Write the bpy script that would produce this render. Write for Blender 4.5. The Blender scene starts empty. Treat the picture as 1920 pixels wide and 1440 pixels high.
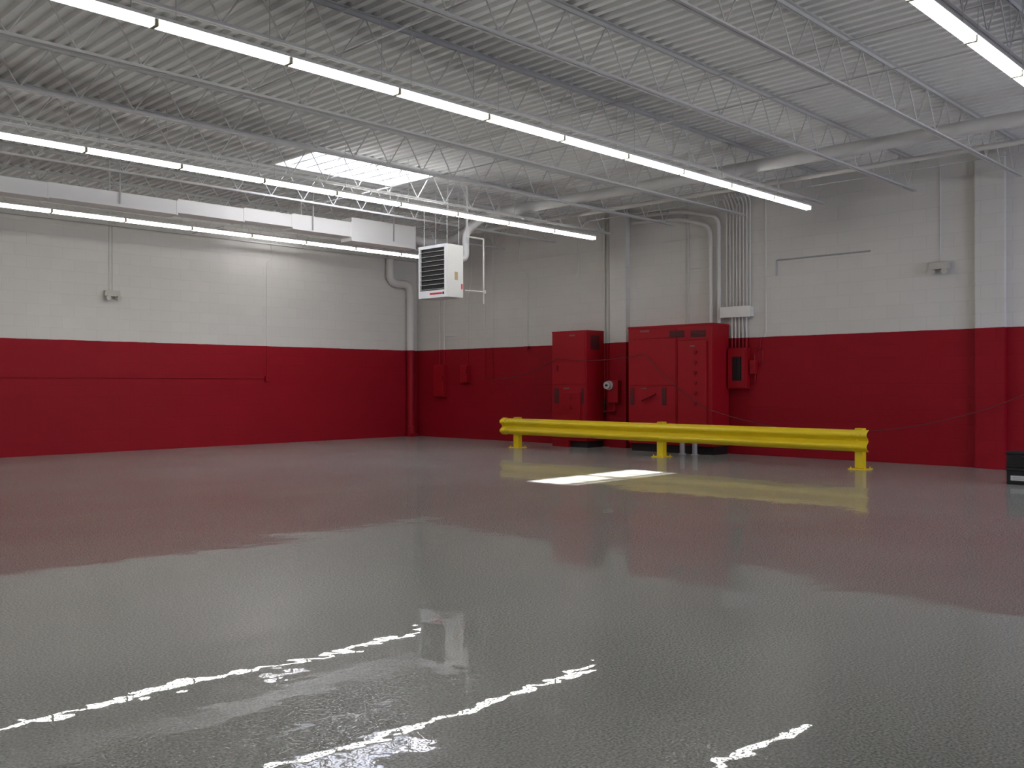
import bpy, math, random
from mathutils import Vector, Matrix
random.seed(3)
S = bpy.context.scene
COL = S.collection
XW, YW, ZR, ZD = 14.764, 17.554, 2.065, 4.68   # right wall x, left wall y, paint line, deck underside
XB, YB_ = -4.0, -3.0
JB = 4.18                                     # joist underside

# ------------------------------------------------------------------ materials
def new_mat(name):
    m = bpy.data.materials.new(name); m.use_nodes = True
    nt = m.node_tree; b = nt.nodes["Principled BSDF"]
    return m, nt, b

def plain(name, col, rough=0.5, metal=0.0, noise=0.06, scale=8.0, spec=0.5):
    m, nt, b = new_mat(name)
    b.inputs["Roughness"].default_value = rough
    b.inputs["Metallic"].default_value = metal
    b.inputs["Specular IOR Level"].default_value = spec
    tc = nt.nodes.new("ShaderNodeTexCoord")
    n = nt.nodes.new("ShaderNodeTexNoise"); n.inputs["Scale"].default_value = scale
    n.inputs["Detail"].default_value = 4
    nt.links.new(tc.outputs["Object"], n.inputs["Vector"])
    mx = nt.nodes.new("ShaderNodeMix"); mx.data_type = 'RGBA'
    mx.inputs[6].default_value = (*[c * (1 - noise) for c in col], 1)
    mx.inputs[7].default_value = (*[min(1, c * (1 + noise)) for c in col], 1)
    nt.links.new(n.outputs["Fac"], mx.inputs[0])
    nt.links.new(mx.outputs[2], b.inputs["Base Color"])
    return m

def emit(name, col, st):
    m, nt, b = new_mat(name)
    b.inputs["Base Color"].default_value = (*col, 1)
    b.inputs["Emission Color"].default_value = (*col, 1)
    b.inputs["Emission Strength"].default_value = st
    return m

WHITE = (0.62, 0.605, 0.57); RED = (0.28, 0.004, 0.012)
def two_tone(name, axis=None, rough=0.6, white=WHITE, red=RED):
    """white paint above the band height, red below; concrete-block joints when axis given"""
    m, nt, b = new_mat(name)
    N = nt.nodes.new; L = nt.links.new
    g = N("ShaderNodeNewGeometry"); sp = N("ShaderNodeSeparateXYZ"); L(g.outputs["Position"], sp.inputs[0])
    gt = N("ShaderNodeMath"); gt.operation = 'GREATER_THAN'; gt.inputs[1].default_value = ZR
    nz = N("ShaderNodeTexNoise"); nz.inputs["Scale"].default_value = 6; L(g.outputs["Position"], nz.inputs["Vector"])
    ad = N("ShaderNodeMath"); ad.operation = 'MULTIPLY_ADD'; ad.inputs[1].default_value = 0.012
    L(nz.outputs["Fac"], ad.inputs[0]); L(sp.outputs[2], ad.inputs[2])
    L(ad.outputs[0], gt.inputs[0])
    mx = N("ShaderNodeMix"); mx.data_type = 'RGBA'; L(gt.outputs[0], mx.inputs[0])
    mx.inputs[6].default_value = (*red, 1); mx.inputs[7].default_value = (*white, 1)
    nl = N("ShaderNodeTexNoise"); nl.inputs["Scale"].default_value = 0.7; nl.inputs["Detail"].default_value = 5
    L(g.outputs["Position"], nl.inputs["Vector"])
    mr = N("ShaderNodeMapRange"); mr.inputs[3].default_value = 0.92; mr.inputs[4].default_value = 1.05
    L(nl.outputs["Fac"], mr.inputs[0])
    mul = N("ShaderNodeMix"); mul.data_type = 'RGBA'; mul.blend_type = 'MULTIPLY'; mul.inputs[0].default_value = 1
    L(mx.outputs[2], mul.inputs[6]); L(mr.outputs[0], mul.inputs[7])
    out = mul.outputs[2]
    if axis is not None:
        cb = N("ShaderNodeCombineXYZ"); L(sp.outputs[axis], cb.inputs[0]); L(sp.outputs[2], cb.inputs[1])
        br = N("ShaderNodeTexBrick"); br.inputs["Scale"].default_value = 1
        br.inputs["Brick Width"].default_value = 0.406; br.inputs["Row Height"].default_value = 0.2065
        br.inputs["Mortar Size"].default_value = 0.006; br.inputs["Mortar Smooth"].default_value = 0.8
        br.inputs["Color1"].default_value = (1, 1, 1, 1); br.inputs["Color2"].default_value = (.97, .97, .97, 1)
        br.inputs["Mortar"].default_value = (.90, .90, .90, 1)
        L(cb.outputs[0], br.inputs["Vector"])
        m2 = N("ShaderNodeMix"); m2.data_type = 'RGBA'; m2.blend_type = 'MULTIPLY'; m2.inputs[0].default_value = 1
        L(out, m2.inputs[6]); L(br.outputs["Color"], m2.inputs[7]); out = m2.outputs[2]
        fn = N("ShaderNodeTexNoise"); fn.inputs["Scale"].default_value = 45; L(g.outputs["Position"], fn.inputs["Vector"])
        hs = N("ShaderNodeMath"); hs.operation = 'MULTIPLY_ADD'; hs.inputs[1].default_value = -1.0
        L(br.outputs["Fac"], hs.inputs[0])
        f2 = N("ShaderNodeMath"); f2.operation = 'MULTIPLY'; f2.inputs[1].default_value = 0.5
        L(fn.outputs["Fac"], f2.inputs[0]); L(f2.outputs[0], hs.inputs[2])
        bp = N("ShaderNodeBump"); bp.inputs["Strength"].default_value = 0.3; bp.inputs["Distance"].default_value = 0.003
        L(hs.outputs[0], bp.inputs["Height"]); L(bp.outputs[0], b.inputs["Normal"])
    L(out, b.inputs["Base Color"])
    b.inputs["Roughness"].default_value = rough
    b.inputs["Specular IOR Level"].default_value = 0.2
    return m

M_WR = two_tone("wall_paint_y", 1, 0.6)
M_WL = two_tone("wall_paint_x", 0, 0.6)
M_PIPE = two_tone("pipe_paint", None, 0.45, (0.62, 0.61, 0.58))
M_RPIPE = plain("roof_pipe_paint", (0.60, 0.60, 0.59), 0.5)
M_DECK = plain("deck_paint", (0.72, 0.73, 0.72), 0.6)
M_JOIST = plain("joist_paint", (0.50, 0.51, 0.50), 0.5)
M_DUCT = plain("duct_paint", (0.90, 0.90, 0.88), 0.45, 0, 0.03, 3)
M_HSG = plain("fixture_enamel", (0.8, 0.8, 0.78), 0.35)
M_HOLD = plain("lampholder_plastic", (0.45, 0.44, 0.32), 0.5)
M_TUBE = emit("fluorescent_tube", (1.0, 0.975, 0.93), 12.5)
M_RED = plain("cabinet_red", (0.31, 0.005, 0.012), 0.45, spec=.25)
M_REDD = plain("cabinet_red_dark", (0.20, 0.004, 0.009), 0.45, spec=.25)  # darker red for handles, knobs and vent slats
M_BLACK = plain("black_paint", (0.008, 0.008, 0.009), 0.45)
M_DARK = plain("dark_grille", (0.05, 0.01, 0.012), 0.6)
M_GREY = plain("galvanised_steel", (0.35, 0.35, 0.36), 0.45, 0.3)
M_PLATE = plain("nameplate_metal", (0.25, 0.10, 0.10), 0.35, 0.5)
M_YEL = plain("safety_yellow", (0.80, 0.60, 0.008), 0.38, 0, 0.05, 5)
M_HEAT = plain("heater_enamel", (0.75, 0.76, 0.73), 0.35, 0, 0.03)
M_TAN = plain("label_tan", (0.45, 0.36, 0.2), 0.5)
M_LRED = plain("label_red", (0.6, 0.02, 0.03), 0.5)
M_LWH = plain("label_white", (0.6, 0.6, 0.58), 0.5)
M_METER = plain("meter_glass_face", (0.55, 0.56, 0.55), 0.15)
M_ROPE = plain("rope_fibre", (0.12, 0.02, 0.022), 0.8)
M_DKWH = plain("emergency_lamp_plastic", (0.46, 0.45, 0.40), 0.4)

def floor_mat():
    m, nt, b = new_mat("epoxy_floor"); N = nt.nodes.new; L = nt.links.new
    g = N("ShaderNodeNewGeometry")
    n1 = N("ShaderNodeTexNoise"); n1.inputs["Scale"].default_value = 90; n1.inputs["Detail"].default_value = 2
    n2 = N("ShaderNodeTexNoise"); n2.inputs["Scale"].default_value = 0.6; n2.inputs["Detail"].default_value = 5
    for n in (n1, n2): L(g.outputs["Position"], n.inputs["Vector"])
    cr = N("ShaderNodeValToRGB"); e = cr.color_ramp.elements
    e[0].position = .34; e[0].color = (.17, .177, .165, 1); e[1].position = .68; e[1].color = (.44, .455, .425, 1)
    L(n1.outputs["Fac"], cr.inputs[0])
    mr = N("ShaderNodeMapRange"); mr.inputs[3].default_value = .88; mr.inputs[4].default_value = 1.12; L(n2.outputs["Fac"], mr.inputs[0])
    mu = N("ShaderNodeMix"); mu.data_type = 'RGBA'; mu.blend_type = 'MULTIPLY'; mu.inputs[0].default_value = 1
    L(cr.outputs[0], mu.inputs[6]); L(mr.outputs[0], mu.inputs[7])
    br = N("ShaderNodeTexBrick"); br.offset = 0; br.inputs["Scale"].default_value = 1
    br.inputs["Brick Width"].default_value = 9.4; br.inputs["Row Height"].default_value = 9.2
    br.inputs["Mortar Size"].default_value = 0.012; br.inputs["Color1"].default_value = (1, 1, 1, 1)
    br.inputs["Color2"].default_value = (1, 1, 1, 1); br.inputs["Mortar"].default_value = (1.12, 1.12, 1.12, 1)
    L(g.outputs["Position"], br.inputs["Vector"])
    m3 = N("ShaderNodeMix"); m3.data_type = 'RGBA'; m3.blend_type = 'MULTIPLY'; m3.inputs[0].default_value = 1
    L(mu.outputs[2], m3.inputs[6]); L(br.outputs["Color"], m3.inputs[7])
    def bump(scale, detail, dist, prev=None, rough=.5, sparse=None):
        w = N("ShaderNodeTexNoise"); w.inputs["Scale"].default_value = scale; w.inputs["Detail"].default_value = detail
        w.inputs["Roughness"].default_value = rough
        L(g.outputs["Position"], w.inputs["Vector"])
        q = N("ShaderNodeBump"); q.inputs["Strength"].default_value = 1; q.inputs["Distance"].default_value = dist
        h_ = w.outputs["Fac"]
        if sparse is not None:      # keep only the tips: isolated flakes standing out of a clear coat
            mm = N("ShaderNodeMapRange"); mm.inputs[1].default_value = sparse; mm.inputs[2].default_value = sparse+.25
            L(h_, mm.inputs[0]); h_ = mm.outputs[0]
        L(h_, q.inputs["Height"])
        if prev: L(prev.outputs[0], q.inputs["Normal"])
        return q
    b1 = bump(0.8, 1, .0055)
    b2 = bump(4.5, 2, .0009, b1, .5)
    b3 = bump(95, 1, .00032, b2, .5, .545)
    df = N("ShaderNodeBsdfDiffuse"); L(m3.outputs[2], df.inputs["Color"])
    gl = N("ShaderNodeBsdfGlossy"); gl.inputs["Roughness"].default_value = 0.006
    gl.inputs["Color"].default_value = (.99, .99, 1, 1); L(b3.outputs[0], gl.inputs["Normal"])
    fr = N("ShaderNodeFresnel"); fr.inputs["IOR"].default_value = 1.5
    mn = N("ShaderNodeMath"); mn.operation = 'MINIMUM'; mn.inputs[1].default_value = .46; L(fr.outputs[0], mn.inputs[0])
    ms = N("ShaderNodeMixShader"); L(mn.outputs[0], ms.inputs[0]); L(df.outputs[0], ms.inputs[1]); L(gl.outputs[0], ms.inputs[2])
    L(ms.outputs[0], nt.nodes["Material Output"].inputs["Surface"])
    nt.nodes.remove(b)
    return m
M_FLOOR = floor_mat()

# ------------------------------------------------------------------ mesh helpers
class MB:
    def __init__(s): s.v = []; s.f = []
    def box(s, x0, x1, y0, y1, z0, z1, ch=0.0):
        x0, x1 = sorted((x0, x1)); y0, y1 = sorted((y0, y1)); z0, z1 = sorted((z0, z1))
        n = len(s.v)
        if ch <= 0:
            s.v += [(x0,y0,z0),(x1,y0,z0),(x1,y1,z0),(x0,y1,z0),(x0,y0,z1),(x1,y0,z1),(x1,y1,z1),(x0,y1,z1)]
            s.f += [tuple(n+i for i in q) for q in ((0,3,2,1),(4,5,6,7),(0,1,5,4),(1,2,6,5),(2,3,7,6),(3,0,4,7))]
        else:
            import bmesh
            bm = bmesh.new(); bmesh.ops.create_cube(bm, size=1)
            bmesh.ops.scale(bm, vec=(x1-x0, y1-y0, z1-z0), verts=bm.verts)
            bmesh.ops.bevel(bm, geom=bm.edges[:], offset=ch, segments=2, affect='EDGES', profile=0.5)
            bmesh.ops.translate(bm, vec=((x0+x1)/2, (y0+y1)/2, (z0+z1)/2), verts=bm.verts)
            bm.verts.index_update()
            s.v += [tuple(v.co) for v in bm.verts]; s.f += [tuple(n+v.index for v in f.verts) for f in bm.faces]
            bm.free()
        return s
    def sweep(s, pts, r, seg=8, bend=0.0, caps=True):
        P = [Vector(p) for p in pts]
        if bend > 0 and len(P) > 2:
            Q = [P[0]]
            for i in range(1, len(P)-1):
                a = (P[i-1]-P[i]); c = (P[i+1]-P[i]); k = min(bend, a.length*.49, c.length*.49)
                a = P[i]+a.normalized()*k; c = P[i]+c.normalized()*k
                for t in (0, .2, .4, .6, .8, 1): Q.append(a*(1-t)**2 + P[i]*2*t*(1-t) + c*t*t)
            Q.append(P[-1]); P = Q
        n0 = len(s.v); up = None
        for i, p in enumerate(P):
            d = (P[min(i+1, len(P)-1)] - P[max(i-1, 0)]).normalized()
            if up is None: up = Vector((0,0,1)) if abs(d.z) < .9 else Vector((0,1,0))
            u = (up - d*up.dot(d)).normalized(); up = u; w = d.cross(u)
            for k in range(seg):
                a = 2*math.pi*(k+.5)/seg
                s.v.append(tuple(p + (u*math.cos(a) + w*math.sin(a))*r))
        for i in range(len(P)-1):
            for k in range(seg):
                a = n0+i*seg+k; b_ = n0+i*seg+(k+1) % seg
                s.f.append((a, b_, b_+seg, a+seg))
        if caps:
            s.f.append(tuple(n0+k for k in reversed(range(seg)))); e = n0+(len(P)-1)*seg
            s.f.append(tuple(e+k for k in range(seg)))
        return s
    def cyl(s, p0, p1, r, seg=16): return s.sweep([p0, p1], r, seg)
    def prism(s, prof, axis, a0, a1):
        n = len(s.v); k = len(prof)
        for a in (a0, a1):
            for p in prof:
                q = list(p); q.insert(axis, a); s.v.append(tuple(q))
        for i in range(k):
            j = (i+1) % k; s.f.append((n+i, n+j, n+k+j, n+k+i))
        s.f.append(tuple(n+i for i in reversed(range(k)))); s.f.append(tuple(n+k+i for i in range(k)))
        return s

def _place(name, mb, mat, smooth):
    xs = [v[0] for v in mb.v]; ys = [v[1] for v in mb.v]; zs = [v[2] for v in mb.v]
    o = Vector(((min(xs)+max(xs))/2, (min(ys)+max(ys))/2, min(zs)))
    me = bpy.data.meshes.new(name)
    me.from_pydata([tuple(Vector(v)-o) for v in mb.v], [], mb.f); me.update()
    import bmesh
    bm = bmesh.new(); bm.from_mesh(me); bmesh.ops.recalc_face_normals(bm, faces=bm.faces); bm.to_mesh(me); bm.free()
    me.materials.append(mat)
    ob = bpy.data.objects.new(name, me); ob.location = o; COL.objects.link(ob)
    if smooth:
        for p in me.polygons: p.use_smooth = True
        me.set_sharp_from_angle(angle=math.radians(40))
    return ob
def thing(name, mb, mat, label, cat, group=None, smooth=False, kind=None):
    ob = _place(name, mb, mat, smooth)
    ob["label"] = label; ob["category"] = cat
    if group: ob["group"] = group
    if kind: ob["kind"] = kind
    return ob
def structure(name, mb, mat, label=None):
    ob = _place(name, mb, mat, False); ob["kind"] = "structure"
    if label: ob["label"] = label; ob["category"] = name.split("_")[0]
    return ob
def root(name, loc, label, cat, group=None):
    e = bpy.data.objects.new(name, None); e.empty_display_size = .1; e.location = loc; COL.objects.link(e)
    e["label"] = label; e["category"] = cat
    if group: e["group"] = group
    return e
def part(par, name, mb, mat, smooth=False, label=None):
    ob = _place(name, mb, mat, smooth)
    w = Vector((0,0,0)); p = par
    while p: w += p.location; p = p.parent
    ob.location = ob.location - w; ob.parent = par
    if label: ob["label"] = label
    return ob
def copy_tree(src, loc):
    r = src.copy(); r.location = loc; COL.objects.link(r)
    def rec(a, b):
        for c in a.children:
            k = c.copy(); k.parent = b; COL.objects.link(k); rec(c, k)
    rec(src, r); return r

# ------------------------------------------------------------------ room shell
structure("floor", MB().box(XB-.2, XW+.2, YB_-.2, YW+.2, -.2, 0), M_FLOOR, "glossy speckled grey epoxy floor")
structure("wall_right", MB().box(XW, XW+.2, YB_-.2, YW+.2, 0, 4.76), M_WR, "painted concrete block wall, white above red band")
structure("wall_left", MB().box(XB-.2, XW, YW, YW+.2, 0, 4.76), M_WL, "painted concrete block wall, white above red band")
structure("wall_back", MB().box(XB-.2, XB, YB_-.2, YW, 0, 4.76), M_WR)
DX0, DX1, DZ = 8.6, 13.2, 3.2
structure("wall_front", MB().box(XB, DX0, YB_-.2, YB_, 0, 4.76).box(DX1, XW, YB_-.2, YB_, 0, 4.76).box(DX0, DX1, YB_-.2, YB_, DZ, 4.76), M_WL)
structure("floor_apron", MB().box(DX0-3, DX1+3, YB_-9, YB_-.21, -.25, -.02), plain("concrete_apron", (.25,.25,.25), .8))
structure("trim_1", MB().box(14.64, XW, 11.13, 11.53, 0, 4.6), M_WR, "painted block pilaster")
structure("trim_2", MB().box(14.67, XW, 4.35, 4.75, 0, 4.6), M_WR, "painted block pilaster")

# corrugated deck with skylight openings
PIT = .152
def snap(x): return round((x-XB)/PIT)*PIT+XB
SKY = [(snap(7.85), snap(10.10), 11.57, 12.70, .5), (snap(10.0), snap(11.0), 16.4, 16.85, .48)]
mb = MB(); nx = int((XW-XB)/PIT)+1
prof = [(0, 0), (.060, 0), (.075, .040), (.137, .040), (.152, 0)]
for i in range(nx):
    x0 = XB+i*PIT
    if x0 > XW: break
    cuts = [(YB_-.05, YW+.05)]
    for a, b_, c, d, hh in SKY:
        if a-1e-4 <= x0 < b_-1e-4:
            new = []
            for lo, hi in cuts:
                if lo < c < hi: new += [(lo, c), (d, hi)]
                else: new.append((lo, hi))
            cuts = new
    for lo, hi in cuts:
        for k in range(4):
            (xa, za), (xb, zb) = prof[k], prof[k+1]
            n = len(mb.v)
            mb.v += [(x0+xa, lo, ZD+za), (x0+xb, lo, ZD+zb), (x0+xb, hi, ZD+zb), (x0+xa, hi, ZD+za)]
            mb.f.append((n, n+1, n+2, n+3))
structure("ceiling", mb, M_DECK, "white painted corrugated steel roof deck")

for a, b_, c, d, hh in SKY:
    sk = root("skylight", ((a+b_)/2, (c+d)/2, ZD), "rectangular barred rooftop skylight open to bright sky", "skylight", "roof skylights")
    t = .04
    part(sk, "curb", MB().box(a-t, a, c-t, d+t, ZD-.04, ZD+hh).box(b_, b_+t, c-t, d+t, ZD-.04, ZD+hh)
         .box(a, b_, c-t, c, ZD-.04, ZD+hh).box(a, b_, d, d+t, ZD-.04, ZD+hh), M_DUCT)
    part(sk, "mullion", MB().box((a+b_)/2-.05, (a+b_)/2+.05, c, d, ZD+hh-.06, ZD+hh), M_DUCT)
    n = round((b_-a)/.3)
    for i in range(1, n):
        x = a+(b_-a)*i/n
        part(sk, "security_bar", MB().box(x-.018, x+.018, c, d, ZD, ZD+.012), M_JOIST)

# ------------------------------------------------------------------ roof joists
JX0, JX1 = XB+.02, 14.7
def build_joist():
    J = root("roof_joist", (0, 0, JB), "white painted open-web steel roof joist under the deck", "roof joist", "roof joists")
    tc = MB(); bc = MB()
    g = .008
    for s_ in (-1, 1):
        y0, y1 = s_*g, s_*(g+.042)
        tc.box(JX0, JX1+.03, y0, y1, ZD-.006, ZD); tc.box(JX0, JX1+.03, y0, y0+s_*.006, ZD-.042, ZD-.006)
        y1 = s_*(g+.028)
        bc.box(JX0, JX1-.08, y0, y1, JB, JB+.005); bc.box(JX0, JX1-.08, y0, y0+s_*.005, JB+.005, JB+.034)
    part(J, "top_chord", tc, M_JOIST); part(J, "bottom_chord", bc, M_JOIST)
    w = MB(); x = JX1-.1; step = .29; pts = []; k = 0
    while x > JX0:
        pts.append((x, 0, ZD-.03 if k % 2 == 0 else JB+.025)); x -= step; k += 1
    for p, q in zip(pts, pts[1:]): w.sweep([p, q], .0075, 6)
    part(J, "web", w, M_JOIST)
    return J
J = build_joist()
jys = [4.12+1.47*k for k in range(-4, 10)]
J.location = (0, jys[0], JB)
for y in jys[1:]: copy_tree(J, (0, y, JB))

for x in (1.2, 5.0, 8.9, 13.3):
    for z in (JB+.043, ZD-.08):
        thing("bridging_rod", MB().cyl((x, YB_+.02, z), (x, 17.4, z), .008, 6), M_JOIST,
              "thin white steel bridging rod crossing the roof joists", "bridging rod", "joist bridging rods", True)

# ------------------------------------------------------------------ light fixtures
KS = 27.2
P = .042624*KS; LZ = 1.25+.0993*KS+.064
def build_fixture():
    F = root("light_fixture", (0, 0, LZ), "white fluorescent strip fixture with two lit tubes", "light fixture", "fluorescent strip lights")
    h = MB().prism([(-.055, LZ-.030), (-.03, LZ), (.03, LZ), (.055, LZ-.030), (.055, LZ-.036), (-.055, LZ-.036)], 0, -P/2+.002, P/2-.002)
    part(F, "housing", h, M_HSG)
    for s_ in (-1, 1):
        part(F, "tube", MB().cyl((-P/2+.018, s_*.026, LZ-.064), (P/2-.018, s_*.026, LZ-.064), .022, 10), M_TUBE, True)
        part(F, "lampholder", MB().box(s_*(P/2-.002), s_*(P/2-.018), -.048, .048, LZ-.088, LZ-.036, .003), M_HOLD)
        part(F, "hanger_rod", MB().cyl((s_*P*.35, 0, LZ), (s_*P*.35, 0, ZD), .004, 6), M_JOIST)
    return F
F = None
for Y in (.25112*KS, .40754*KS, .56454*KS, .094191*KS):
    for i in range(14):
        loc = (.50091*KS-P/2-i*P, Y, LZ)
        if F is None: F = build_fixture(); F.location = loc
        else: copy_tree(F, loc)

# ------------------------------------------------------------------ large pipe under deck + duct
thing("roof_pipe", MB().sweep([(11.85, YB_+.02, 4.30), (11.85, 12.3, 4.30), (12.1, 13.0, 4.05), (12.35, 13.8, 4.0), (12.1, 14.17, 4.05), (11.752, 14.17, 4.08)], .085, 16, .35), M_RPIPE,
      "large white painted pipe running across the joists", "pipe", None, True)
thing("roof_conduit", MB().sweep([(13.0, YB_+.02, 4.30), (13.0, 13.6, 4.30)], .035, 10), M_PIPE,
      "white painted pipe crossing through the joists near wall", "pipe", None, True)

D = root("air_duct", (4, 14.2, 3.88), "long white painted rectangular sheet metal air duct below joists", "air duct")
dy0, dy1 = 14.0, 14.33
secs = [(XB+.05, 5.0, 3.90, 4.12), (5.0, 6.92, 3.91, 4.13), (6.92, 8.08, 3.94, 4.16), (8.08, 9.0, 3.96, 4.18), (9.0, 10.24, 3.93, 4.20), (10.24, 11.75, 3.86, 4.29)]
for i, (a, b_, z0, z1) in enumerate(secs):
    m = MB().box(a, b_, dy0, dy1, z0, z1, .004)
    m.box(b_-.02, b_, dy0-.006, dy1+.006, z0-.006, z1+.006)
    part(D, "duct_section", m, M_DUCT)
for x in (6.0, 9.4, 11.2, 2.0):
    for y in (dy0-.03, dy1+.009):
        part(D, "hanger_strap", MB().box(x-.012, x+.012, y, y+.013, 3.95, 4.67), M_JOIST)

# ------------------------------------------------------------------ unit heater
H = root("unit_heater", (10.9, 12.3, 2.74), "white suspended gas unit heater with louvred front", "heater")
hx0, hx1, hy0, hy1, hz0, hz1 = 10.70, 11.10, 11.95, 12.67, 2.74, 3.65
b = MB().box(hx0+.05, hx1, hy0, hy1, hz0, hz1, .008)
b.box(hx0, hx0+.05, hy0, hy0+.045, hz0, hz1).box(hx0, hx0+.05, hy1-.03, hy1, hz0, hz1)
b.box(hx0, hx0+.05, hy0+.045, hy1-.03, hz0, hz0+.13).box(hx0, hx0+.05, hy0+.045, hy1-.03, hz1-.05, hz1)
part(H, "casing", b, M_HEAT)
part(H, "louvre_recess", MB().box(hx0+.042, hx0+.049, hy0+.045, hy1-.03, hz0+.13, hz1-.05), M_BLACK, label="dark opening behind louvres")
zz0, zz1 = hz0+.13, hz1-.05
for i in range(9):
    z = zz0+(zz1-zz0)*(i+.5)/9-.012
    part(H, "louvre", MB().prism([(hx0-.004, z-.007), (hx0-.001, z-.013), (hx0+.04, z-.005), (hx0+.037, z+.001)], 1, hy0+.05, hy1-.035), M_HEAT)
part(H, "badge_strip", MB().box(hx0-.003, hx0, hy0+.10, hy0+.42, hz0+.055, hz0+.085), M_LRED, label="thin red badge strip")
part(H, "badge_square", MB().box(hx0-.003, hx0, hy0+.05, hy0+.09, hz0+.05, hz0+.09), M_BLACK, label="small dark square mark")
part(H, "warning_label", MB().box(hx0+.2, hx0+.27, hy0-.003, hy0, hz0+.3, hz0+.44), M_TAN, label="tan rating label")
part(H, "warning_label", MB().box(hx1-.05, hx1-.02, hy0-.003, hy0, hz0+.15, hz0+.24), M_LRED, label="red warning label")
for x in (hx0+.08, hx1-.05):
    for y in (hy0+.06, hy1-.06):
        part(H, "hanger_rod", MB().cyl((x, y, hz1), (x, y, ZD-.001), .006, 6), M_JOIST)
part(H, "flue_pipe", MB().sweep([(hx1-.0, 12.15, 3.45), (hx1+.25, 12.15, 3.45), (hx1+.25, 12.15, 3.95), (11.76, 12.2, 4.2)], .06, 14, .15), M_RPIPE, True)
thing("gas_pipe", MB().sweep([(11.12, 11.88, 3.80), (11.52, 11.88, 3.80), (11.52, 11.88, 2.66)], .016, 8, .02)
      .sweep([(11.115, 11.93, 2.87), (11.25, 11.88, 2.87), (11.52, 11.88, 2.87)], .012, 8)
      .box(11.11, 11.14, 11.865, 11.895, 3.78, 4.679).box(11.49, 11.55, 11.85, 11.91, 2.84, 2.90), M_PIPE,
      "thin white gas supply pipe dropping beside the heater", "gas pipe")

# ------------------------------------------------------------------ corner pipe
cp = root("drain_pipe", (14.48, 17.37, 0), "thick painted roof drain pipe standing in the corner, white above red", "drain pipe")
part(cp, "pipe_run", MB().sweep([(13.86, 17.45, ZD-.01), (13.86, 17.45, 3.63), (14.48, 17.45, 3.63), (14.48, 17.45, 0.22)], .095, 16, .22), M_PIPE, True)
for x, z0, z1 in ((13.86, 3.95, 4.05), (13.86, 3.74, 3.84), (14.48, 3.28, 3.38)):
    part(cp, "coupling", MB().cyl((x, 17.45, z0), (x, 17.45, z1), .102, 16), M_PIPE, True)
part(cp, "base_fitting", MB().cyl((14.48, 17.43, 0), (14.48, 17.43, 0.25), .122, 16).box(14.37, 14.6, 17.30, 17.54, 0, .08), M_PIPE, True)

# ------------------------------------------------------------------ wall conduits
def conduit(pts, r=.014, bend=.08, lab="thin painted electrical conduit fixed to the block wall", grp="wall conduits", mat=None, seg=8, name="conduit", kk=.92):
    q = []
    for x, y, z in pts:
        if x > XW-.034: x = XW-kk*r
        if y > YW-.034: y = YW-kk*r
        q.append((x, y, z))
    return thing(name, MB().sweep(q, r, seg, bend), mat or M_PIPE, lab, "conduit", grp, True)
def wr(y, z, r=.014): return (XW-r, y, z)
def wl(x, z, r=.014): return (x, YW-r, z)
TOP = 4.62
conduit([wr(16.70, TOP), wr(16.70, 1.70)], .02); conduit([wr(16.53, TOP, .02), wr(16.53, 1.70, .02)], .02)
conduit([wr(16.50, 2.38), wr(16.15, 2.37)], .010)
conduit([wr(15.60, TOP), wr(15.60, 3.6), wr(15.74, 3.2), wr(15.74, 1.68)])
conduit([wr(15.17, 1.37), wr(15.17, TOP)], .012)
conduit([wr(14.91, 1.37), wr(14.91, TOP)], .012)
conduit([wr(15.15, 1.38), wr(14.93, 1.38)], .010)
conduit([wr(13.85, 2.12), wr(13.85, 3.62), wr(14.1, 3.75), wr(14.1, 4.6)], .012, kk=1.0)
thing("outlet_box", MB().cyl((XW, 13.85, 2.06), (XW-.06, 13.85, 2.06), .06, 14), M_PIPE, "small round painted outlet box at the paint line", "outlet box", None, True)
conduit([wr(12.43, 4.6), wr(12.43, 3.5), wr(12.6, 3.4)], .010)
conduit([wr(11.74, 0.95, .03), wr(11.74, 4.6, .03)], .028); conduit([wr(11.64, 1.3, .02), wr(11.64, 4.6, .02)], .018)
thing("cable_gland", MB().sweep([wr(11.74, .62, .031), wr(11.74, .95, .031)], .031, 10), M_BLACK, "black flexible fitting at the conduit's lower end", "fitting", None, True)
conduit([wr(9.84, 2.36), wr(9.84, 4.6)], .012); conduit([wr(9.77, 2.36), wr(9.77, 4.6)], .012)
conduit([wr(9.75, 3.37), wr(9.30, 3.37)], .010)
G = "large service conduits above the main cabinet"
conduit([(14.68, 9.25, 2.312), (14.68, 9.25, 4.10), (14.68, 9.9, 4.30), (14.68, 11.0, 4.36)], .036, .2, "thick white service conduit rising from the cabinet top", G, seg=12)
conduit([(14.68, 9.08, 2.312), (14.68, 9.08, 4.25), (14.68, 9.9, 4.44), (14.68, 11.0, 4.48)], .036, .2, "thick white service conduit rising from the cabinet top", G, seg=12)
for i in range(8):
    y = 8.95-i*.067
    k = 4.35+.02*i
    conduit([(14.729, y, 2.60), (14.729, y, k), (14.55, y, 4.6)], .014, .1, "white conduit in the bundle above junction box", "conduit bundle above junction box")
jb = root("junction_box", (14.69, 8.75, 2.41), "wide white junction box under the conduit bundle", "junction box")
M_JBX = plain("junction_box_paint", (.70, .70, .67), .4)
part(jb, "box_body", MB().box(14.63, XW, 8.43, 9.02, 2.43, 2.60, .005), M_JBX)
part(jb, "cover_plate", MB().box(14.618, 14.63, 8.42, 9.03, 2.42, 2.61), M_JBX)
for i in range(5):
    y = 8.84-i*.072
    conduit([(14.72, y, 2.43), (14.72, y, 1.885)], .017, 0, "short conduit between junction box and breaker panel", "conduits into breaker panel")
bp = root("breaker_panel", (14.7, 8.69, 1.16), "red electrical breaker panel with open black breaker window", "breaker panel")
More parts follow.
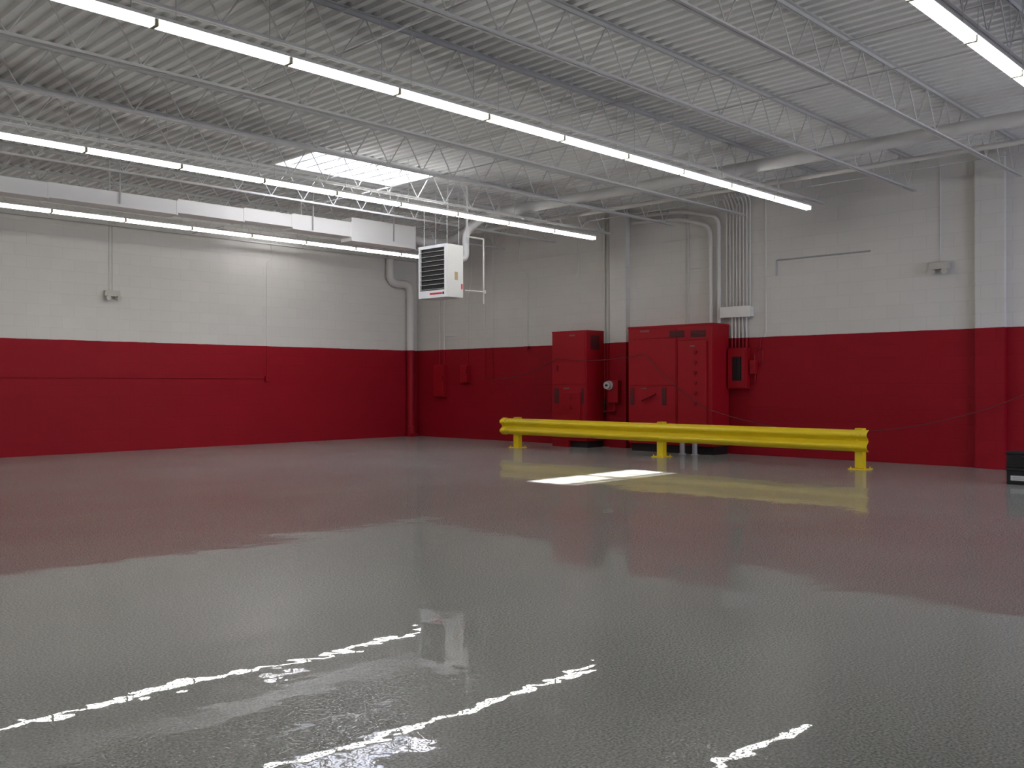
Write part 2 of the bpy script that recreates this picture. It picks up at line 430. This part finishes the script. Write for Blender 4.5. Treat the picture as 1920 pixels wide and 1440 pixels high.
part(bp, "panel_body", MB().box(14.62, XW, 8.50, 8.86, 1.16, 1.88, .006), M_RED)
part(bp, "panel_frame", MB().box(14.60, 14.62, 8.51, 8.58, 1.18, 1.86).box(14.60, 14.62, 8.77, 8.85, 1.18, 1.86).box(14.60, 14.62, 8.58, 8.77, 1.72, 1.86).box(14.60, 14.62, 8.58, 8.77, 1.18, 1.30), M_RED)
part(bp, "breaker_recess", MB().box(14.612, 14.619, 8.58, 8.77, 1.30, 1.72), M_BLACK, label="black breaker opening")
for i in range(8):
    z = 1.33+i*.048
    for ya, yb in ((8.60, 8.665), (8.685, 8.75)):
        part(bp, "breaker", MB().box(14.600, 14.612, ya, yb, z, z+.036), M_BLACK, label="black circuit breaker")
thing("switch_box", MB().box(14.68, XW, 8.36, 8.47, 1.42, 1.66, .005).box(14.665, 14.68, 8.40, 8.43, 1.5, 1.58), M_RED, "small red switch box beside the breaker panel", "switch box")
conduit([wr(8.41, 1.67), wr(8.41, 1.80), wr(8.30, 1.85), wr(8.30, 2.0), wr(8.19, 2.10), wr(8.19, 4.6)], .013, .05, kk=1.0)
conduit([wr(8.40, 1.41), wr(8.40, 1.25), wr(8.49, 1.22)], .013, .05)
conduit([wr(8.35, 1.58), wr(8.25, 1.58), wr(8.25, 1.83)], .010, .05)
conduit([wr(7.99, 3.1, .01), wr(7.99, 3.365, .01), wr(6.35, 3.365, .01)], .013, .02, "thin grey conduit running horizontally on the white wall", "wall conduits", M_GREY)

# left wall
conduit([wl(5.2, 1.38), wl(10.58, 1.38)], .009, 0, "red painted conduit running low along the block wall")
conduit([wl(10.64, 1.44), wl(10.64, 3.84), wl(10.75, 3.9), wl(10.75, TOP)], .009)
thing("outlet_box", MB().box(10.59, 10.69, YW-.05, YW, 1.31, 1.43, .004), M_PIPE, "small red painted outlet box at conduit end", "outlet box")

def emergency(c, axis, label):
    def T(x, y, z):
        return (XW-y, c[0]+x, c[1]+z) if axis == 0 else (c[0]+x, YW-y, c[1]+z)
    def bx(m, x0, x1, y0, y1, z0, z1, ch=.0):
        a = T(x0, y0, z0); b2 = T(x1, y1, z1); return m.box(a[0], b2[0], a[1], b2[1], a[2], b2[2], ch)
    R = root("emergency_light", T(0, 0, -.06), label, "emergency light", "wall emergency lights")
    part(R, "battery_case", bx(MB(), -.14, .14, 0, .10, -.05, .06, .008), M_DKWH)
    for s_ in (-1, 1):
        m = MB().cyl(T(s_*.09, .06, -.075), T(s_*.10, .15, -.085), .042, 14)
        m.cyl(T(s_*.09, .05, -.05), T(s_*.09, .05, -.08), .012, 8)
        part(R, "lamp_head", m, M_DKWH, True)
    for d in ((-.03, .03) if axis == 1 else (0,)):
        part(R, "supply_conduit", MB().cyl(T(d, .0088, .05), T(d, .0088, 4.6-c[1]), .010, 8), M_PIPE, True)
emergency((7.36, 2.94), 1, "cream emergency light with two lamp heads on white block wall")
emergency((5.27, 3.02), 0, "cream emergency light hanging below its conduit on wall")

def disconnect(y0, y1, z0, z1, lab):
    R = root("disconnect_switch", (XW-.07, (y0+y1)/2, z0), lab, "switch box", "red wall switch boxes")
    part(R, "box_body", MB().box(XW-.12, XW, y0, y1, z0, z1, .006), M_RED)
    part(R, "cover", MB().box(XW-.132, XW-.12, y0+.01, y1-.01, z0+.02, z1-.02, .003), M_RED)
    part(R, "lever_handle", MB().box(XW-.16, XW-.12, y0-.02, y0-.002, (z0+z1)/2, (z0+z1)/2+.12, .004), M_REDD)
disconnect(16.47, 16.80, .95, 1.70, "tall red disconnect switch box below two conduits")
disconnect(15.66, 15.88, 1.28, 1.68, "small red switch box at the end of a conduit")

mt = root("electric_meter", (14.57, 11.4, .9), "round glass electric meter on a red box between cabinets", "electric meter")
part(mt, "meter_box", MB().box(14.52, 14.64, 11.24, 11.49, .88, 1.32, .006), M_RED)
part(mt, "meter_dial", MB().cyl((14.52, 11.44, 1.22), (14.42, 11.44, 1.22), .075, 20).cyl((14.52, 11.44, 1.22), (14.49, 11.44, 1.22), .09, 20), M_METER, True, "round glass meter face")
part(mt, "meter_register", MB().box(14.415, 14.42, 11.41, 11.47, 1.20, 1.24), M_BLACK, label="dark meter register")
part(mt, "conduit_tail", MB().sweep([(14.57, 11.36, .88), (14.57, 11.36, .72), (14.6, 11.66, .70)], .02, 8, .05), M_RED, True)

# ------------------------------------------------------------------ electrical cabinets
def grille(par, x, y0, y1, z0, z1, n, vertical=False):
    m = MB().box(x-.004, x-.001, y0, y1, z0, z1)
    part(par, "vent_grille", m, M_BLACK if not vertical else M_DARK, label="dark louvred vent")
    m = MB()
    for i in range(n):
        z = z0+(z1-z0)*(i+.5)/n; m.box(x-.010, x-.004, y0, y1, z-.004, z+.004)
    part(par, "vent_slats", m, M_REDD)
FX = 14.15
C1 = root("electrical_cabinet", (14.4, 12.16, 0), "tall narrow red electrical cabinet against the block wall", "electrical cabinet", "red electrical cabinets")
y0, y1 = 11.72, 12.61
part(C1, "cabinet_body", MB().box(FX, 14.69, y0, y1, .13, 2.28, .006).box(FX, 14.69, y0-.01, y1+.01, 2.27, 2.30, .004).box(FX, 14.69, 12.18, y1, 0, .13), M_RED)
part(C1, "plinth", MB().box(FX+.06, 14.68, y0+.02, 12.18, 0, .13), M_BLACK, label="black recessed plinth")
part(C1, "upper_door", MB().box(FX-.010, FX, y0+.03, y1-.03, 1.24, 2.24, .003), M_RED)
part(C1, "lower_door", MB().box(FX-.010, FX, y0+.03, y1-.03, .18, 1.22, .003), M_RED)
part(C1, "breaker_door", MB().box(FX-.035, FX-.010, 11.86, 12.30, .50, 1.08, .004), M_RED)
for z in (.97, .78): 
    part(C1, "knob", MB().cyl((FX-.035, 12.08, z), (FX-.06, 12.08, z), .026, 12).box(FX-.075, FX-.06, 12.07, 12.09, z-.035, z+.035), M_REDD, True)
part(C1, "door_handle", MB().box(FX-.04, FX-.010, 12.44, 12.47, 1.5, 1.62, .004), M_REDD)
part(C1, "nameplate", MB().box(FX-.014, FX-.010, 12.0, 12.15, 2.19, 2.22), M_PLATE, label="small metal nameplate")
part(C1, "nameplate", MB().box(FX-.014, FX-.010, 12.15, 12.30, 1.14, 1.18), M_PLATE, label="small metal nameplate")
grille(C1, FX-.010, 12.42, 12.54, .86, 1.16, 8, True); grille(C1, FX-.010, 11.77, 11.84, .86, 1.16, 8, True)
m = MB().box(14.28, 14.55, y0-.004, y0, 1.92, 2.2); part(C1, "side_vent", m, M_DARK, label="dark side vent")
m = MB()
for i in range(8): m.box(14.28, 14.55, y0-.010, y0-.004, 1.935+i*.033, 1.945+i*.033)
part(C1, "vent_slats", m, M_REDD)
C2 = root("electrical_cabinet", (14.4, 9.8, 0), "wide double red electrical switchgear cabinet with top vents", "electrical cabinet", "red electrical cabinets")
y0, y1, ym = 8.89, 10.70, 9.61
part(C2, "cabinet_body", MB().box(FX, 14.70, y0, ym-.004, .15, 2.28, .006).box(FX, 14.70, ym+.004, y1, .15, 2.28, .006)
     .box(FX-.005, 14.70, y0-.01, y1+.01, 2.27, 2.31, .004).box(FX+.01, 14.69, ym-.01, ym+.01, .15, 2.27), M_RED)
part(C2, "plinth", MB().box(FX+.08, 14.68, y0+.02, y1-.02, 0, .15), M_BLACK, label="black recessed plinth")
part(C2, "main_door", MB().box(FX-.010, FX, ym+.03, y1-.03, 1.22, 2.06, .003), M_RED)
part(C2, "lower_door", MB().box(FX-.010, FX, ym+.03, y1-.03, .2, 1.20, .003), M_RED)
part(C2, "transom_panel", MB().box(FX-.008, FX, ym+.03, y1-.03, 2.08, 2.25, .002), M_RED)
part(C2, "breaker_column", MB().box(FX-.035, FX, y0+.10, ym-.04, .2, 2.0, .004), M_RED)
part(C2, "transom_panel", MB().box(FX-.008, FX, y0+.03, ym-.03, 2.03, 2.25, .002), M_RED)
m = MB().box(FX-.05, FX-.010, 10.17, 10.21, .99, 1.03)
m.sweep([(FX-.05, 10.36, .94), (FX-.06, 10.04, 1.07)], .016, 8)
part(C2, "lever_handle", m, M_REDD)
for z in (1.76, 1.58, 1.40, 1.22, 1.04, .86):
    part(C2, "breaker_handle", MB().prism([(9.20, z), (9.24, z+.02), (9.215, z+.08), (9.175, z+.06)], 0, FX-.06, FX-.035), M_REDD)
grille(C2, FX-.008, 9.45, 9.77, 2.08, 2.20, 5); 
grille(C2, FX-.008, 9.02, 9.32, 2.07, 2.19, 5)
grille(C2, FX-.010, 10.56, 10.65, .86, 1.18, 8, True); grille(C2, FX-.010, 9.84, 9.93, .86, 1.18, 8, True)
part(C2, "nameplate", MB().box(FX-.012, FX-.008, 10.22, 10.42, 2.20, 2.235), M_PLATE, label="small metal nameplate")
part(C2, "nameplate", MB().box(FX-.014, FX-.010, 10.28, 10.40, 1.15, 1.18), M_PLATE, label="small metal nameplate")
part(C2, "nameplate", MB().box(FX-.039, FX-.035, 9.22, 9.32, 1.90, 1.93), M_PLATE, label="small metal nameplate")
for y in (9.42, 9.16):
    thing("floor_stub_pipe", MB().cyl((14.02, y, 0), (14.02, y, .26), .045, 14).cyl((14.02, y, 0), (14.02, y, .02), .065, 14), M_GREY,
          "short grey pipe stub rising from the floor by cabinet", "pipe stub", "floor pipe stubs", True)

def sag(a, b_, s_, n=14):
    a = Vector(a); b_ = Vector(b_); r = []
    for i in range(n+1):
        t = i/n; p = a.lerp(b_, t); p.z -= 4*s_*t*(1-t); r.append(p)
    return r
rp = sag((14.74, 15.0, 1.36), (14.08, 12.4, 1.76), .12) + sag((14.08, 12.4, 1.76), (14.04, 10.25, 1.80), .08)[1:] \
   + sag((14.04, 10.25, 1.80), (14.04, 8.88, .80), .10)[1:] + sag((14.04, 8.88, .80), (14.62, 4.5, .90), .38)[1:] + sag((14.62, 4.5, .90), (14.70, 3.2, 1.5), .01)[1:]
thing("rope", MB().sweep(rp, .0075, 6), M_ROPE, "thin dark red cord sagging across cabinets and wall", "cord", None, True)

# ------------------------------------------------------------------ guard rail
R = root("guard_rail", (13.3, 9.4, 0), "low bright yellow steel guard rail bolted to the floor", "guard rail")
zc = .42
zz = [-.158, -.145, -.110, -.070, -.045, 0, .045, .070, .110, .145, .158]
xx = [.040, .020, -.042, -.046, -.020, .036, -.020, -.046, -.042, .020, .040]
prof = []
for i in range(len(zz)-1):
    for t in (0, .5):
        prof.append((xx[i]*(1-t)+xx[i+1]*t, zz[i]*(1-t)+zz[i+1]*t))
prof.append((xx[-1], zz[-1]))
def smooth_prof(p):
    q = [p[0]]
    for i in range(1, len(p)-1): q.append(((p[i-1][0]+2*p[i][0]+p[i+1][0])/4, p[i][1]))
    q.append(p[-1]); return q
prof = smooth_prof(prof)
th = .008
cl = [(13.19+x, zc+z) for x, z in prof] + [(13.19+x+th, zc+z) for x, z in reversed(prof)]
part(R, "w_beam", MB().prism(cl, 1, 5.72, 13.04), M_YEL, True)
lip = [(13.185+x*1.15, zc+z*1.05) for x, z in prof] + [(13.185+x*1.15+.016, zc+z*1.05) for x, z in reversed(prof)]
part(R, "terminal_lip", MB().prism(lip, 1, 12.98, 13.10), M_YEL, True)
for y in (12.77, 9.36, 5.88):
    pst = part(R, "post", MB().box(13.25, 13.37, y-.06, y+.06, 0.015, .60, .006), M_YEL)
    part(R, "base_plate", MB().box(13.18, 13.44, y-.13, y+.13, 0, .014, .003), M_YEL)
    for dx in (-.10, .10):
        for dy in (-.10, .10):
            part(R, "anchor_bolt", MB().cyl((13.31+dx, y+dy, .014), (13.31+dx, y+dy, .04), .012, 6), M_YEL)
    part(R, "splice_bolt", MB().cyl((13.20, y, .42), (13.25, y, .42), .024, 8), M_YEL)
    for dz in (-.09, .09):
        for dy in (-.06, .06):
            part(R, "splice_bolt", MB().cyl((13.16, y+dy, zc+dz), (13.135, y+dy, zc+dz), .013, 8), M_YEL)

# ------------------------------------------------------------------ black boxes by right wall
def black_box(x, y, z, lab, tag):
    B = root("plastic_box", (x, y, z), lab, "plastic box", "stacked black boxes")
    part(B, "box_body", MB().box(x-.14, x+.14, y-.28, y+.17, z, z+.17, .012), M_BLACK)
    part(B, "lid", MB().box(x-.15, x+.15, y-.29, y+.18, z+.17, z+.20, .008), M_BLACK)
    part(B, "carry_handle", MB().sweep([(x, y-.2, z+.165), (x-.155, y-.18, z+.14), (x-.16, y-.02, z+.14), (x, y+.0, z+.165)], .008, 8, .03), M_BLACK)
    if tag:
        part(B, "paper_label", MB().box(x-.143, x-.1395, y-.06, y+.12, z+.05, z+.11), M_LWH, label="white printed paper label")
        m = MB()
        for i in range(2): m.box(x-.1445, x-.143, y-.04, y+.10, z+.065+i*.02, z+.072+i*.02)
        part(B, "label_print", m, M_GREY)
black_box(12.75, 3.55, 0, "black plastic box with white label standing on floor", True)
black_box(12.78, 3.56, .20, "plain black plastic box stacked on another box", False)

# ------------------------------------------------------------------ light: sky + sun
W = bpy.data.worlds.new("world"); S.world = W; W.use_nodes = True
nt = W.node_tree; bg = nt.nodes["Background"]
bg.inputs[0].default_value = (0.68, 0.73, 1.0, 1); bg.inputs[1].default_value = 7.5
sd = bpy.data.lights.new("sun", 'SUN'); sd.energy = 60; sd.angle = math.radians(1.5); sd.color = (1, .96, .97)
so = bpy.data.objects.new("sun", sd); COL.objects.link(so)
d = Vector((.90, -4.07, -4.72)).normalized()
so.rotation_euler = d.to_track_quat('-Z', 'Y').to_euler(); so.location = (8, 16, 9)

# ------------------------------------------------------------------ camera
cam = bpy.data.cameras.new("camera"); co = bpy.data.objects.new("camera", cam); COL.objects.link(co)
cam.sensor_width = 36; cam.lens = 1763.1/1920*36; cam.clip_start = .05
yaw, rol = 0.77066, -0.0018824
fw = Vector((math.cos(yaw), math.sin(yaw), 0)); rt = Vector((math.sin(yaw), -math.cos(yaw), 0)); up = Vector((0, 0, 1))
r2 = rt*math.cos(rol)+up*math.sin(rol); u2 = -rt*math.sin(rol)+up*math.cos(rol)
Mx = Matrix((r2, u2, -fw)).transposed().to_4x4(); Mx.translation = Vector((0, 0, 1.25))
co.matrix_world = Mx
S.camera = co
S.view_settings.view_transform = 'Standard'
S.view_settings.look = 'None'
S.view_settings.exposure = 0
